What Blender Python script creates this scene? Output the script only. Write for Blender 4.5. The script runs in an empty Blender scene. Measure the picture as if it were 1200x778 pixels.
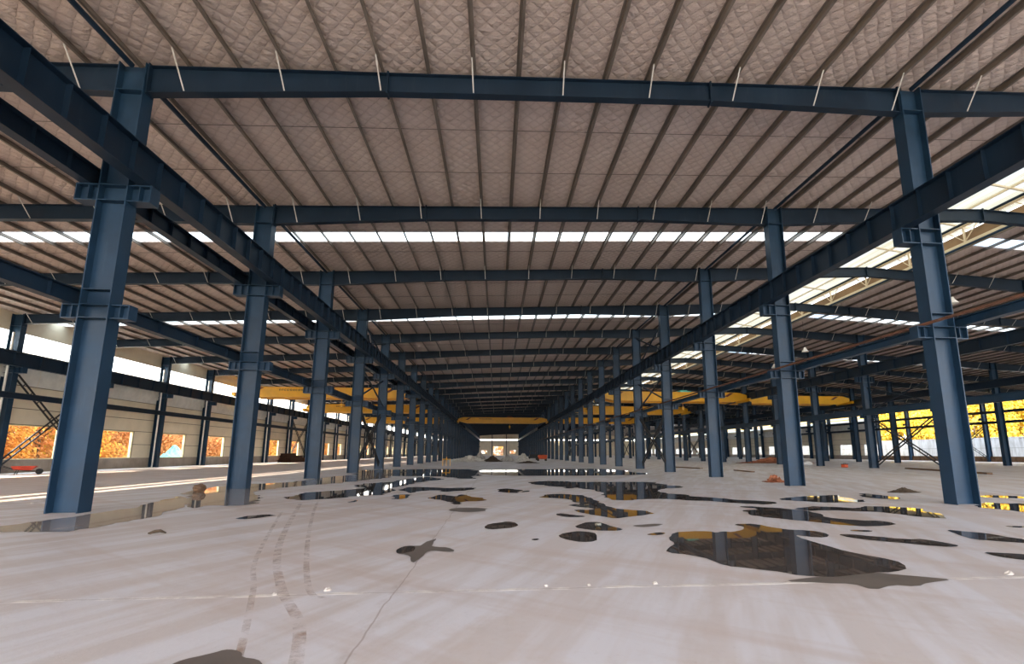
import bpy, math, random
from mathutils import Vector, Matrix
C = bpy.context.scene.collection
rnd = random.Random(7)

# ------------------------------------------------------------------ layout (metres)
D = 8.0                     # bay length along the hall
NF = 36                     # number of frames
def FY(n): return 13.3 + D*(n-1)
Y0, YE = -16.0, 296.0
ROWS = {'outer_left': -34.4, 'left': -10.4, 'right': 13.4, 'third': 36.8, 'fourth': 60.2, 'outer_right': 84.2}
XR_, ZR0, SL = 24.8, 12.77, 0.0437      # ridge x, rafter height at x=0, roof slope
ZRIDGE = ZR0 + SL*XR_
def zr(x): return ZR0 + SL*x if x <= XR_ else ZRIDGE - SL*(x-XR_)
XWL, XWR = -34.85, 84.65
MON_L, MON_R = 21.5, 28.1               # opening under the ridge ventilator

# ------------------------------------------------------------------ camera
F_, CX, CY, YAW, PITCH, ROLL, CH = 570.11, 634.532, 433.374, 0.0911093, 0.1691226, 0.0006957, 1.44456
cy_, sy_, cp_, sp_ = math.cos(YAW), math.sin(YAW), math.cos(PITCH), math.sin(PITCH)
r_ = Vector((cy_, -sy_, 0)); f_ = Vector((sy_*cp_, cy_*cp_, sp_)); u_ = r_.cross(f_)
c_, s_ = math.cos(ROLL), math.sin(ROLL)
rr = c_*r_ + s_*u_; uu = -s_*r_ + c_*u_
cam = bpy.data.cameras.new('camera'); co = bpy.data.objects.new('camera', cam); C.objects.link(co)
cam.sensor_width = 36; cam.lens = F_/1200*36; cam.shift_x = -(CX-600)/1200; cam.shift_y = (CY-389)/1200
cam.clip_end = 2000
co.matrix_world = Matrix(((rr.x, uu.x, -f_.x, 0), (rr.y, uu.y, -f_.y, 0), (rr.z, uu.z, -f_.z, CH), (0, 0, 0, 1)))
bpy.context.scene.camera = co
def ground(x, y):
    d = rr*((x-CX)/F_) + uu*((CY-y)/F_) + f_
    t = -CH/d.z
    return (d.x*t, d.y*t)

# ------------------------------------------------------------------ mesh builder
class MB:
    def __init__(s): s.v = []; s.f = []
    def add(s, v, f):
        o = len(s.v); s.v += [tuple(p) for p in v]; s.f += [tuple(i+o for i in q) for q in f]; return s
    def box(s, x0, x1, y0, y1, z0, z1):
        return s.add([(x0,y0,z0),(x1,y0,z0),(x1,y1,z0),(x0,y1,z0),(x0,y0,z1),(x1,y0,z1),(x1,y1,z1),(x0,y1,z1)],
                     [(3,2,1,0),(4,5,6,7),(0,1,5,4),(1,2,6,5),(2,3,7,6),(3,0,4,7)])
    def bar(s, p, q, w, h, up=(0,0,1)):
        p, q = Vector(p), Vector(q); d = (q-p).normalized(); up = Vector(up)
        a = d.cross(up)
        if a.length < 1e-5: a = d.cross(Vector((1,0,0)))
        a.normalize(); b = a.cross(d).normalized(); a *= w/2; b *= h/2
        V = []
        for c in (p, q): V += [c-a-b, c+a-b, c+a+b, c-a+b]
        return s.add(V, [(3,2,1,0),(4,5,6,7),(0,1,5,4),(1,2,6,5),(2,3,7,6),(3,0,4,7)])
    def tube(s, pts, r, n=10, cap=True):
        pts = [Vector(p) for p in pts]; V = []; F = []
        for i, p in enumerate(pts):
            d = (pts[min(i+1, len(pts)-1)] - pts[max(i-1, 0)]).normalized()
            a = d.cross(Vector((0,0,1)))
            if a.length < 1e-4: a = Vector((1,0,0))
            a.normalize(); b = a.cross(d)
            rad = r[i] if isinstance(r, (list, tuple)) else r
            V += [p + rad*(math.cos(6.28318*k/n)*a + math.sin(6.28318*k/n)*b) for k in range(n)]
        for i in range(len(pts)-1):
            for k in range(n):
                F.append((i*n+k, i*n+(k+1)%n, (i+1)*n+(k+1)%n, (i+1)*n+k))
        if cap:
            F.append(tuple(range(n-1, -1, -1))); F.append(tuple((len(pts)-1)*n+k for k in range(n)))
        return s.add(V, F)
    def lathe(s, prof, cx=0, cy=0, n=20):
        V = []; F = []
        for r, z in prof: V += [(cx+r*math.cos(6.28318*k/n), cy+r*math.sin(6.28318*k/n), z) for k in range(n)]
        for i in range(len(prof)-1):
            for k in range(n): F.append((i*n+k, i*n+(k+1)%n, (i+1)*n+(k+1)%n, (i+1)*n+k))
        F.append(tuple(range(n-1,-1,-1))); F.append(tuple((len(prof)-1)*n+k for k in range(n)))
        return s.add(V, F)
    def strip(s, pts, y0, y1, t, drop=0):      # plate following a polyline in XZ, thickness t downward
        for a, b in zip(pts[:-1], pts[1:]):
            (xa, za), (xb, zb) = a, b
            s.add([(xa,y0,za-t),(xb,y0,zb-t),(xb,y1,zb-t),(xa,y1,za-t),(xa,y0,za),(xb,y0,zb),(xb,y1,zb),(xa,y1,za)],
                  [(3,2,1,0),(4,5,6,7),(0,1,5,4),(1,2,6,5),(2,3,7,6),(3,0,4,7)])
        return s
    def mesh(s, name, m, smooth=False):
        me = bpy.data.meshes.new(name); me.from_pydata(s.v, [], s.f); me.update()
        if m is not None: me.materials.append(m)
        if smooth:
            for p in me.polygons: p.use_smooth = True
        return me
def link(name, me, parent=None, loc=None):
    o = bpy.data.objects.new(name, me); C.objects.link(o)
    if parent is not None: o.parent = parent
    if loc is not None: o.location = loc
    return o
def empty(name, loc=(0,0,0), rz=0):
    o = bpy.data.objects.new(name, None); C.objects.link(o); o.location = loc; o.rotation_euler[2] = rz; o.empty_display_size = .2; return o
def tag(o, label, cat, group=None, kind='thing'):
    o['label'] = label; o['category'] = cat; o['kind'] = kind
    if group: o['group'] = group
    return o
def struct(name, mb, m, smooth=False):
    o = link(name, mb.mesh(name, m, smooth)); o['kind'] = 'structure'; return o
def copy_tree(src, loc):
    r = src.copy(); C.objects.link(r); r.location = loc
    for ch in src.children:
        c = ch.copy(); C.objects.link(c); c.parent = r
        for g in ch.children:
            d = g.copy(); C.objects.link(d); d.parent = c
    return r
ORD = ['zeroth','first','second','third','fourth','fifth','sixth','seventh','eighth','ninth','tenth','eleventh','twelfth','thirteenth','fourteenth',
       'fifteenth','sixteenth','seventeenth','eighteenth','nineteenth','twentieth']
def ordn(n):
    if n <= 20: return ORD[n]
    t, u = divmod(n, 10); base = {2:'twent', 3:'thirt', 4:'fort', 5:'fift'}[t]
    return base+'ieth' if u == 0 else base+'y-'+ORD[u]

# ------------------------------------------------------------------ materials
class NT:
    def __init__(s, name):
        s.m = bpy.data.materials.new(name); s.m.use_nodes = True
        s.t = s.m.node_tree; s.t.nodes.clear()
        s.out = s.n('ShaderNodeOutputMaterial')
    def n(s, kind, **kw):
        x = s.t.nodes.new(kind)
        for k, v in kw.items(): setattr(x, k, v)
        return x
    def l(s, a, b): s.t.links.new(a, b)
    def set(s, sock, v):
        if hasattr(v, 'is_output') or isinstance(v, bpy.types.NodeSocket): s.l(v, sock)
        else: sock.default_value = v
    def math(s, op, a, b=None, c=None, clamp=False):
        x = s.n('ShaderNodeMath', operation=op, use_clamp=clamp); s.set(x.inputs[0], a)
        if b is not None: s.set(x.inputs[1], b)
        if c is not None: s.set(x.inputs[2], c)
        return x.outputs[0]
    def mix(s, f, a, b):
        x = s.n('ShaderNodeMix', data_type='RGBA'); s.set(x.inputs[0], f); s.set(x.inputs[6], a); s.set(x.inputs[7], b); return x.outputs[2]
    def noise(s, vec, scale, detail=4, rough=.55):
        x = s.n('ShaderNodeTexNoise'); s.set(x.inputs['Vector'], vec); x.inputs['Scale'].default_value = scale
        x.inputs['Detail'].default_value = detail; x.inputs['Roughness'].default_value = rough; return x.outputs[0]
    def mapr(s, v, a, b, c=0., d=1.):
        x = s.n('ShaderNodeMapRange'); s.set(x.inputs[0], v)
        for i, q in enumerate((a, b, c, d)): x.inputs[i+1].default_value = q
        return x.outputs[0]
    def scale(s, vec, sc):
        x = s.n('ShaderNodeMapping'); s.l(vec, x.inputs[0]); x.inputs['Scale'].default_value = sc; return x.outputs[0]
    def rot(s, vec, a):
        x = s.n('ShaderNodeMapping'); s.l(vec, x.inputs[0]); x.inputs['Rotation'].default_value = (0,0,a); return x.outputs[0]
    def bump(s, h, strength, dist):
        x = s.n('ShaderNodeBump'); s.l(h, x.inputs['Height']); x.inputs['Strength'].default_value = strength; x.inputs['Distance'].default_value = dist
        return x.outputs[0]
    def bsdf(s, color, rough=.5, metallic=0., spec=.5, normal=None):
        b = s.n('ShaderNodeBsdfPrincipled'); s.set(b.inputs['Base Color'], color); s.set(b.inputs['Roughness'], rough)
        s.set(b.inputs['Metallic'], metallic); b.inputs['Specular IOR Level'].default_value = spec
        if normal is not None: s.l(normal, b.inputs['Normal'])
        s.l(b.outputs[0], s.out.inputs[0]); return b
    def pos(s): return s.n('ShaderNodeNewGeometry').outputs['Position']
    def obj(s): return s.n('ShaderNodeTexCoord').outputs['Object']
def c4(c): return (c[0], c[1], c[2], 1)
def simple(name, col, rough=.5, metallic=0., var=.25, scale=1.5, spec=.5, dirt=None, world=True):
    t = NT(name); v = t.pos() if world else t.obj()
    n = t.noise(v, scale, 5, .6)
    lo = tuple(x*(1-var) for x in col); hi = tuple(min(1, x*(1+var)) for x in col)
    colr = t.mix(t.mapr(n, .3, .7), c4(lo), c4(hi))
    if dirt:
        n2 = t.noise(t.scale(v, (3, 3, .4)), 2.2, 6, .7)
        colr = t.mix(t.mapr(n2, .56, .78, 0, dirt[1]), colr, c4(dirt[0]))
    t.bsdf(colr, t.mapr(n, .3, .7, max(0, rough-.08), rough+.08), metallic, spec); return t.m
M = {}
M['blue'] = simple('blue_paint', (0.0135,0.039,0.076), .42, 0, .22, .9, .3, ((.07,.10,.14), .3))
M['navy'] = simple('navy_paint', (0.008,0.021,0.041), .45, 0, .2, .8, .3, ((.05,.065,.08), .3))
M['purlin'] = simple('purlin_steel', (0.19,0.16,0.135), .5, .3, .25, .8)
M['galv'] = simple('galvanised_strut', (.62,.60,.57), .45, .3, .1, 3)
M['rust'] = simple('rusty_steel', (.10,.043,.024), .75, .2, .45, 3)
M['yellow'] = simple('crane_yellow', (.80,.40,.015), .4, 0, .12, .6)
M['stripe'] = simple('crane_stripe', (.13,.03,.015), .5)
M['black'] = simple('black_steel', (.02,.02,.022), .5)
M['cream'] = simple('cream_paint', (.80,.70,.52), .5, 0, .1, 1.5)
M['white'] = simple('white_plastic', (.80,.77,.72), .45, 0, .06, 2)
M['beige'] = simple('beige_cladding', (.78,.70,.54), .5, 0, .08, .7)
M['silver'] = simple('silver_foil', (.80,.79,.74), .38, .15, .12, 1.2)
M['plaster'] = simple('plaster_skirt', (.36,.30,.25), .85, 0, .18, 1.2, .2, ((.2,.16,.13), .6))
M['frame'] = simple('window_reveal', (.84,.76,.46), .5, 0, .06, 2)
M['wood'] = simple('old_wood', (.16,.09,.05), .8, 0, .4, 4)
M['soil'] = simple('dark_soil', (.07,.05,.035), .95, 0, .5, 6, .1)
M['earth'] = simple('brown_earth', (.20,.12,.07), .95, 0, .4, 2, .1)
M['gravel'] = simple('grey_gravel', (.42,.38,.34), .95, 0, .35, 5, .1)
M['gravel2'] = simple('pale_gravel', (.60,.55,.49), .95, 0, .3, 5, .1)
M['brick'] = simple('broken_brick', (.34,.13,.07), .9, 0, .5, 9, .1)
M['red'] = simple('red_paint', (.55,.06,.03), .5, 0, .2, 2)
M['orange'] = simple('orange_paint', (.65,.10,.03), .5, 0, .25, 2)
M['rubber'] = simple('black_rubber', (.02,.02,.02), .8)
M['bag'] = simple('white_sack', (.78,.76,.74), .7, 0, .1, 5)
M['stone'] = simple('mortar_chip', (.50,.44,.39), .9, 0, .2, 12)
M['bark'] = simple('bark', (.10,.07,.05), .9, 0, .3, 5)
M['teal'] = simple('teal_tarp', (.12,.55,.50), .6, 0, .2, 1)
M['ground'] = simple('outside_ground', (.22,.17,.09), .95, 0, .4, .3, .1)
M['glassgreen'] = simple('greenish_glass', (.25,.35,.33), .1, 0, .1, 2)
M['tan'] = simple('tan_board', (.30,.20,.12), .8, 0, .3, .5)
M['seam'] = simple('cladding_seam', (.22,.18,.13), .7)
M['band'] = simple('white_band', (.8,.8,.78), .5, 0, .05, 2)

def leafmat(name, a, b):
    t = NT(name); n = t.noise(t.pos(), .55, 3); n2 = t.noise(t.pos(), 6., 2)
    col = t.mix(t.mapr(t.math('ADD', t.math('MULTIPLY', n, .7), t.math('MULTIPLY', n2, .3)), .35, .65), c4(a), c4(b))
    d = t.n('ShaderNodeBsdfDiffuse'); t.l(col, d.inputs[0]); tr = t.n('ShaderNodeBsdfTranslucent'); t.l(col, tr.inputs[0])
    mx = t.n('ShaderNodeMixShader'); mx.inputs[0].default_value = .45; t.l(d.outputs[0], mx.inputs[1]); t.l(tr.outputs[0], mx.inputs[2])
    t.l(mx.outputs[0], t.out.inputs[0]); return t.m
M['leaf_orange'] = leafmat('orange_leaves', (.56,.25,.09), (.66,.43,.11))
M['leaf_brown'] = leafmat('russet_leaves', (.52,.24,.12), (.60,.36,.16))
M['leaf_yellow'] = leafmat('yellow_leaves', (.55,.37,.03), (.70,.58,.15))

# insulation blanket: pinkish white foil, quilted in diamonds, seams across
def insulation():
    t = NT('quilted_insulation'); p = t.pos(); sx = t.n('ShaderNodeSeparateXYZ'); t.l(p, sx.inputs[0]); x, y = sx.outputs[0], sx.outputs[1]
    wob = t.math('MULTIPLY', t.math('SUBTRACT', t.noise(p, 1.3, 2), .5), .25)
    def ridge(v, s):
        q = t.math('PINGPONG', t.math('ADD', v, wob), s/2); return t.math('POWER', t.math('DIVIDE', q, s/2), .45)
    a = ridge(t.math('ADD', x, y), .46); b = ridge(t.math('SUBTRACT', x, y), .46)
    q = t.math('MULTIPLY', a, b)
    wr = t.noise(t.scale(p, (1, 2.2, 1)), 5., 5, .65); big = t.noise(p, .35, 3)
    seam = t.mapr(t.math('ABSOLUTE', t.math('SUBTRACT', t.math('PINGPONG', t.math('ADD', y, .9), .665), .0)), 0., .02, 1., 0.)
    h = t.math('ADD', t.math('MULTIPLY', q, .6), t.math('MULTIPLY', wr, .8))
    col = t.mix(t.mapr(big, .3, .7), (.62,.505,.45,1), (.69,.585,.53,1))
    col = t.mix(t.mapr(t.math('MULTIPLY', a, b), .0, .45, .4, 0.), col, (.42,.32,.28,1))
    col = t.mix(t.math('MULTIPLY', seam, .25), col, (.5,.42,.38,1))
    b_ = t.bsdf(col, .55, 0., .3, t.bump(h, 1.0, .12)); return t.m
M['insul'] = insulation()

def skylight_mat():
    t = NT('translucent_roof_sheet'); p = t.pos(); n = t.noise(t.scale(p, (1, .2, 1)), 1.2, 3)
    col = t.mix(t.mapr(n, .3, .7), (.27,.33,.37,1), (.35,.38,.40,1))
    tr = t.n('ShaderNodeBsdfTranslucent'); t.l(col, tr.inputs[0]); tp = t.n('ShaderNodeBsdfTransparent'); t.l(col, tp.inputs[0])
    mx = t.n('ShaderNodeMixShader'); mx.inputs[0].default_value = .0; t.l(tr.outputs[0], mx.inputs[1]); t.l(tp.outputs[0], mx.inputs[2])
    t.l(mx.outputs[0], t.out.inputs[0]); return t.m
M['sky'] = skylight_mat()
def strip_mat():
    t = NT('white_daylight_sheet'); tr = t.n('ShaderNodeBsdfTranslucent'); tr.inputs[0].default_value = (.62,.66,.68,1); t.l(tr.outputs[0], t.out.inputs[0]); return t.m
M['strip'] = strip_mat()
def monitor_mat():
    t = NT('yellowed_translucent_sheet'); p = t.pos(); n = t.noise(t.scale(p, (2.5, .15, 1)), 1.1, 4)
    sx = t.n('ShaderNodeSeparateXYZ'); t.l(p, sx.inputs[0])
    col = t.mix(t.mapr(n, .3, .7), (.125,.11,.072,1), (.16,.155,.14,1))
    tr = t.n('ShaderNodeBsdfTranslucent'); t.l(col, tr.inputs[0]); tp = t.n('ShaderNodeBsdfTransparent'); t.l(col, tp.inputs[0])
    mx = t.n('ShaderNodeMixShader'); mx.inputs[0].default_value = .0; t.l(tr.outputs[0], mx.inputs[1]); t.l(tp.outputs[0], mx.inputs[2])
    t.l(mx.outputs[0], t.out.inputs[0]); return t.m
M['monitor'] = monitor_mat()

def floor_mat():
    t = NT('concrete_floor'); p = t.pos(); sx = t.n('ShaderNodeSeparateXYZ'); t.l(p, sx.inputs[0]); x, y = sx.outputs[0], sx.outputs[1]
    big = t.noise(p, .16, 4, .6); mid = t.noise(p, .9, 5, .65); fine = t.noise(p, 14., 4, .7)
    st = t.noise(t.scale(t.rot(p, .45), (1.1, .13, 1)), 1.4, 4, .6)        # trowel / wash streaks
    st2 = t.noise(t.scale(t.rot(p, -.9), (1.3, .12, 1)), 1.0, 4, .6)
    col = t.mix(t.mapr(big, .3, .7), (.54,.475,.445,1), (.60,.545,.535,1))
    col = t.mix(t.mapr(st, .44, .58, 0, .75), col, (.66,.64,.67,1))
    col = t.mix(t.mapr(st2, .5, .66, 0, .6), col, (.50,.40,.35,1))
    warm = t.noise(p, .42, 5, .7); col = t.mix(t.mapr(warm, .53, .68, 0, .5), col, (.50,.385,.31,1))
    col = t.mix(t.mapr(mid, .52, .75, 0, .35), col, (.46,.38,.33,1))
    col = t.mix(t.mapr(fine, .58, .75, 0, .22), col, (.36,.30,.27,1))
    fx = t.mapr(x, -13., -16.5, 0., .55)                                    # brown, dustier slab of the left bay
    col = t.mix(fx, col, (.47,.36,.31,1))
    col = t.mix(t.mapr(t.math('ADD', x, t.math('MULTIPLY', mid, .25)), -32.3, -32.5, 0., .85), col, (.86,.82,.74,1))  # pale band: sunlight along the left wall base, put into the floor colour
    w = t.math('MULTIPLY', t.math('SUBTRACT', t.noise(p, 1.1, 3), .5), .12)
    def joint(v, off, period, width):
        q = t.math('PINGPONG', t.math('SUBTRACT', t.math('ADD', v, w), off), period/2)
        return t.mapr(q, width*.4, width, 1., 0.)
    brk = t.mapr(t.noise(p, 2.3, 5, .7), .42, .6)
    jy = t.math('MULTIPLY', joint(y, 5.55, 8., .06), brk)
    jy2 = joint(y, 5.55, 8., .014)
    jx = joint(x, -1.04, 16., .011); jx2 = t.math('MULTIPLY', joint(x, -1.04, 16., .10), t.mapr(t.noise(p, 1.7, 5, .7), .5, .68))
    col = t.mix(t.math('MULTIPLY', jy, .9), col, (.90,.84,.77,1))
    col = t.mix(t.math('MULTIPLY', jy2, .5), col, (.30,.24,.20,1))
    col = t.mix(t.math('MULTIPLY', jx2, .5), col, (.36,.28,.23,1))
    col = t.mix(t.math('MULTIPLY', jx, .6), col, (.28,.21,.17,1))
    h = t.math('ADD', t.math('MULTIPLY', fine, .35), t.math('ADD', t.math('MULTIPLY', mid, .6), t.math('MULTIPLY', jy, .6)))
    t.bsdf(col, t.mapr(st, .4, .65, .62, .42), 0., .35, t.bump(h, .35, .02)); return t.m
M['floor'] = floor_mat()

def water_mat(name, col, rough):
    t = NT(name); p = t.pos(); n = t.noise(p, 1.5, 4)
    c = t.mix(t.mapr(n, .3, .7), c4(tuple(q*.75 for q in col)), c4(tuple(q*1.25 for q in col)))
    b = t.bsdf(c, rough, 0., .5); b.inputs['IOR'].default_value = 1.33; return t.m
M['water'] = water_mat('puddle_water', (.085,.068,.058), .02)
M['film'] = water_mat('thin_water_film', (.36,.31,.28), .03)
M['damp'] = water_mat('damp_concrete', (.135,.105,.088), .4)

def trackmat():
    t = NT('brown_tyre_dirt'); p = t.pos(); n = t.noise(p, 3.5, 6, .75)
    d = t.n('ShaderNodeBsdfDiffuse'); d.inputs[0].default_value = (.40,.24,.14,1); tp = t.n('ShaderNodeBsdfTransparent')
    mx = t.n('ShaderNodeMixShader'); t.l(t.mapr(n,   .44, .72, 0., .55), mx.inputs[0]); t.l(tp.outputs[0], mx.inputs[1]); t.l(d.outputs[0], mx.inputs[2])
    t.l(mx.outputs[0], t.out.inputs[0]); return t.m
M['track'] = trackmat()

# ------------------------------------------------------------------ setting: floor, ground, roof, walls
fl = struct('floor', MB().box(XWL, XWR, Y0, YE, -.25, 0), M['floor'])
struct('ground', MB().box(-260, 330, -120, 520, -.6, -.27), M['ground'])
def Y_sky(k): return FY(2*k)+3.0, FY(2*k)+4.15
def roof_slope(name, xa, xb, ystart=-15.0):
    mb = MB(); edges = [ystart]
    ks = [k for k in range(1, 19) if Y_sky(k)[0] > ystart and Y_sky(k)[1] < YE]
    for k in ks: edges += list(Y_sky(k))
    edges.append(YE)
    for i in range(0, len(edges), 2):
        y0, y1 = edges[i], edges[i+1]
        za, zb = zr(xa)+.2, zr(xb)+.2
        mb.add([(xa,y0,za),(xb,y0,zb),(xb,y1,zb),(xa,y1,za),(xa,y0,za+.12),(xb,y0,zb+.12),(xb,y1,zb+.12),(xa,y1,za+.12)],
               [(3,2,1,0),(4,5,6,7),(0,1,5,4),(1,2,6,5),(2,3,7,6),(3,0,4,7)])
    return struct(name, mb, M['insul']), ks
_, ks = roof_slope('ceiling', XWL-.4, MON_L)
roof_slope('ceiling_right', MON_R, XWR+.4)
for side, xa, xb, txt in (('l', XWL-.4, MON_L, 'left roof slope'), ('r', MON_R, XWR+.4, 'right roof slope beyond the ridge')):
    vis = 0
    for k in ks:
        y0, y1 = Y_sky(k); za, zb = zr(xa)+.26, zr(xb)+.26
        mb = MB().add([(xa,y0-.05,za),(xb,y0-.05,zb),(xb,y1+.05,zb),(xa,y1+.05,za)], [(0,1,2,3)])
        o = link('skylight', mb.mesh('skylight', M['sky'])); o.location.z = 0
        if k >= 1: vis += 1
        if k < 1:
            C.objects.unlink(o); bpy.data.objects.remove(o); continue
        if vis <= 6: tag(o, f'{ordn(vis)} bright skylight strip from the camera, {txt}', 'skylight', 'skylight strips')
        else: tag(o, f'thin far skylight strip merging with others, {txt}', 'skylight', f'far skylight strips, {txt}')

# side walls --------------------------------------------------------
def wall_side(side):
    L = side == 'left'
    xin = XWL if L else XWR; s = -1 if L else 1           # s points outwards
    top = zr(xin)+.2
    def bx(mb, y0, y1, z0, z1, d0=0., d1=.12):
        a, b = xin+s*d0, xin+s*d1; mb.box(min(a,b), max(a,b), y0, y1, z0, z1)
    nlist = list(range(-2, NF+1)) if L else list(range(-2, 7))+list(range(12, NF+1))  # near right bays: unseen cladding, added to cut the light from that side
    skirt, clad, foil, upper = MB(), MB(), MB(), MB()
    wins = []
    spans = [(Y0, YE)] if L else [(Y0, FY(7)), (FY(12), YE)]
    zs, zt = 3.45, 1.0
    for ya, yb in spans: bx(skirt, ya, yb, 0, .95, -.02, .22)
    for n in nlist:
        y = FY(n); y1 = min(FY(n+1), YE)
        if y >= YE: break
        w0, w1 = y+1.0, min(y+5.3, YE-.5)
        # beside the window: two courses
        for (p, q) in ((y, w0), (w1, y1)):
            bx(clad, p, q, .95, 2.2, .0, .10); bx(clad, p, q, 2.24, zs, .0, .10)
            bx(clad, p, q, 2.2, 2.24, .03, .09)
        # courses above
        bx(clad, y, y1, zs+.04, 4.62, .0, .10); bx(clad, y, y1, 4.66, 6.25, -.01, .10)
        bx(clad, y, y1, zs, zs+.04, .03, .09); bx(clad, y, y1, 4.62, 4.66, .03, .09)
        # sagging foil blanket with vertical seams
        m_ = 3
        for j in range(m_):
            p, q = y+(y1-y)*j/m_+.015, y+(y1-y)*(j+1)/m_-.015
            V = []; Fc = []
            for i in range(9):
                tt = i/8; bul = .16*math.sin(math.pi*tt)
                for yy in (p, q): V.append((xin-s*bul*(1), yy, 6.3+1.75*tt))
            for i in range(8): Fc.append((2*i, 2*i+1, 2*i+3, 2*i+2))
            foil.add(V, Fc)
        bx(clad, y, y1, 6.25, 8.75, .04, .10)
        wins.append((n, w0, w1))
    bx(upper, Y0, YE, 10.1, top+.1, .0, .08)
    strip = MB()
    for ya, yb in spans: (bx(strip, ya, yb, 8.75, 9.28, .03, .05), bx(strip, ya, yb, 9.46, 9.88, .03, .05))  # sheets made up, slotted so thin lines of sun reach the floor
    struct(f'wall_{side}_added_sun_slot_sheets', strip, M['strip'])
    seams = MB()
    for n in nlist:
        y = FY(n)
        if y > 200 or y < 20: continue
        for z in (2.2, zs, 4.62, 6.27): bx(seams, y, y+D, z, z+.05, -.035, .0) if z > 3 else (bx(seams, y, y+1.0, z, z+.05, -.035, .0), bx(seams, y+5.3, y+D, z, z+.05, -.035, .0))
        for yy in (y+.95, y+5.33): bx(seams, yy, yy+.05, .95, zs, -.03, .0)
    struct(f'wall_{side}_seams', seams, M['seam'])
    struct(f'wall_{side}', clad, M['beige'])
    o = struct(f'wall_{side}_skirt', skirt, M['plaster'])
    struct(f'wall_{side}_foil', foil, M['silver'], True)
    struct(f'wall_{side}_fascia', upper, M['beige'])
    for i, (n, w0, w1) in enumerate(wins):
        mb = MB()
        bx(mb, w0-.02, w0+.07, .95, zs, -.02, .2); bx(mb, w1-.10, w1+.02, .95, zs, -.02, .2)
        bx(mb, w0, w1, zs-.06, zs+.01, -.02, .2); bx(mb, w0, w1, .93, 1.0, -.03, .22)
        struct(f'window_{i+1 if L else i+51}', mb, M['frame'] if L else M['band'])
wall_side('left'); wall_side('right')
# bright strip posts are the wall columns themselves; the strip Z 8.75-10.1 is open to the sky only between its sheets
# far end wall ------------------------------------------------------
mb = MB(); ye = YE
def ew(x0, x1, z0, z1): mb.box(x0, x1, ye, ye+.12, z0, z1)
xs = [XWL, -8.7, -5.6, -1.9, 4.1, 8.1, 11.4, XWR]
for i, (a, b) in enumerate(zip(xs[:-1], xs[1:])):
    if i in (1, 5): ew(a, b, 0, 1.0); ew(a, b, 3.0, 8.8)
    elif i == 3: ew(a, b, 5.3, 8.8)
    else: ew(a, b, 0, 8.8)
for a, b in ((XWL, XR_), (XR_, XWR)):
    mb.add([(a,ye,9.5),(b,ye,9.5),(b,ye,zr(b)+.3),(a,ye,zr(a)+.3),(a,ye+.12,9.5),(b,ye+.12,9.5),(b,ye+.12,zr(b)+.3),(a,ye+.12,zr(a)+.3)],
           [(0,1,2,3),(7,6,5,4),(0,4,5,1),(3,2,6,7),(0,3,7,4),(1,5,6,2)])
for z in (2.3, 3.9, 5.4, 7.0): mb.box(XWL, -1.95, ye-.04, ye, z, z+.1); mb.box(4.15, XWR, ye-.04, ye, z, z+.1)
struct('wall_far', mb, M['beige'])
mb = MB(); mb.box(-2.05,-1.9,ye-.1,ye+.2,0,5.4); mb.box(4.1,4.25,ye-.1,ye+.2,0,5.4); mb.box(-2.05,4.25,ye-.1,ye+.2,5.3,5.45)
struct('door_1', mb, M['frame'])
for i, (a, b) in enumerate(((-8.7,-5.6),(8.1,11.4))):
    mb = MB(); mb.box(a-.08,a,ye-.06,ye+.2,.95,3.05); mb.box(b,b+.08,ye-.06,ye+.2,.95,3.05); mb.box(a,b,ye-.06,ye+.2,.95,1.03); mb.box(a,b,ye-.06,ye+.2,2.97,3.05)
    struct(f'window_{101+i}', mb, M['frame'])

for x, txt in ((-2.6, 'left'), (5.9, 'right')):
    o = link('end_wall_post', MB().box(x-.2, x-.17, YE-.45, YE-.05, 0, zr(x)).box(x+.17, x+.2, YE-.45, YE-.05, 0, zr(x)).box(x-.17, x+.17, YE-.26, YE-.24, 0, zr(x)).mesh('end_wall_post', M['navy']))
    tag(o, f'dark post on the far end wall, {txt} of the tall door opening', 'post')
# ------------------------------------------------------------------ steel columns
CD, CW, TF, TW = .74, .42, .03, .02           # section depth (x), width (y)
def column_mesh(h):
    mb = MB()
    mb.box(-CD/2, -CD/2+TF, -CW/2, CW/2, 0, h); mb.box(CD/2-TF, CD/2, -CW/2, CW/2, 0, h)
    mb.box(-CD/2+TF, CD/2-TF, -TW/2, TW/2, 0, h)
    return mb
def corbel_mesh(side, z0, z1, ln, w):
    mb = MB(); a, b = CD/2, CD/2+ln
    def bb(x0, x1, *r):
        if side < 0: x0, x1 = -x1, -x0
        mb.box(x0, x1, *r)
    bb(a, b, -w/2, w/2, z1-.03, z1); bb(a, b, -w/2, w/2, z0, z0+.03); bb(a, b, -.012, .012, z0+.03, z1-.03)
    bb(b-.025, b, -w/2, w/2, z0+.03, z1-.03)
    bb(a+ln*.45, a+ln*.45+.02, -w/2+.02, w/2-.02, z0+.03, z1-.03)
    return mb
def stiff_mesh(zs):
    mb = MB()
    for z in zs:
        for y0, y1 in ((-CW/2+.005, -TW/2), (TW/2, CW/2-.005)): mb.box(-CD/2+TF, CD/2-TF, y0, y1, z-.012, z+.012)
    return mb
UB0, UB1 = 7.95, 8.45        # upper corbels
LB0, LB1 = 4.86, 5.24        # lower corbels
ROWTXT = {'outer_left':'left outer wall row', 'left':'row left of the aisle', 'right':'row right of the aisle',
          'third':'second row right of the aisle', 'fourth':'third row right of the aisle', 'outer_right':'right outer wall row'}
COLOBJ = {}
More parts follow.
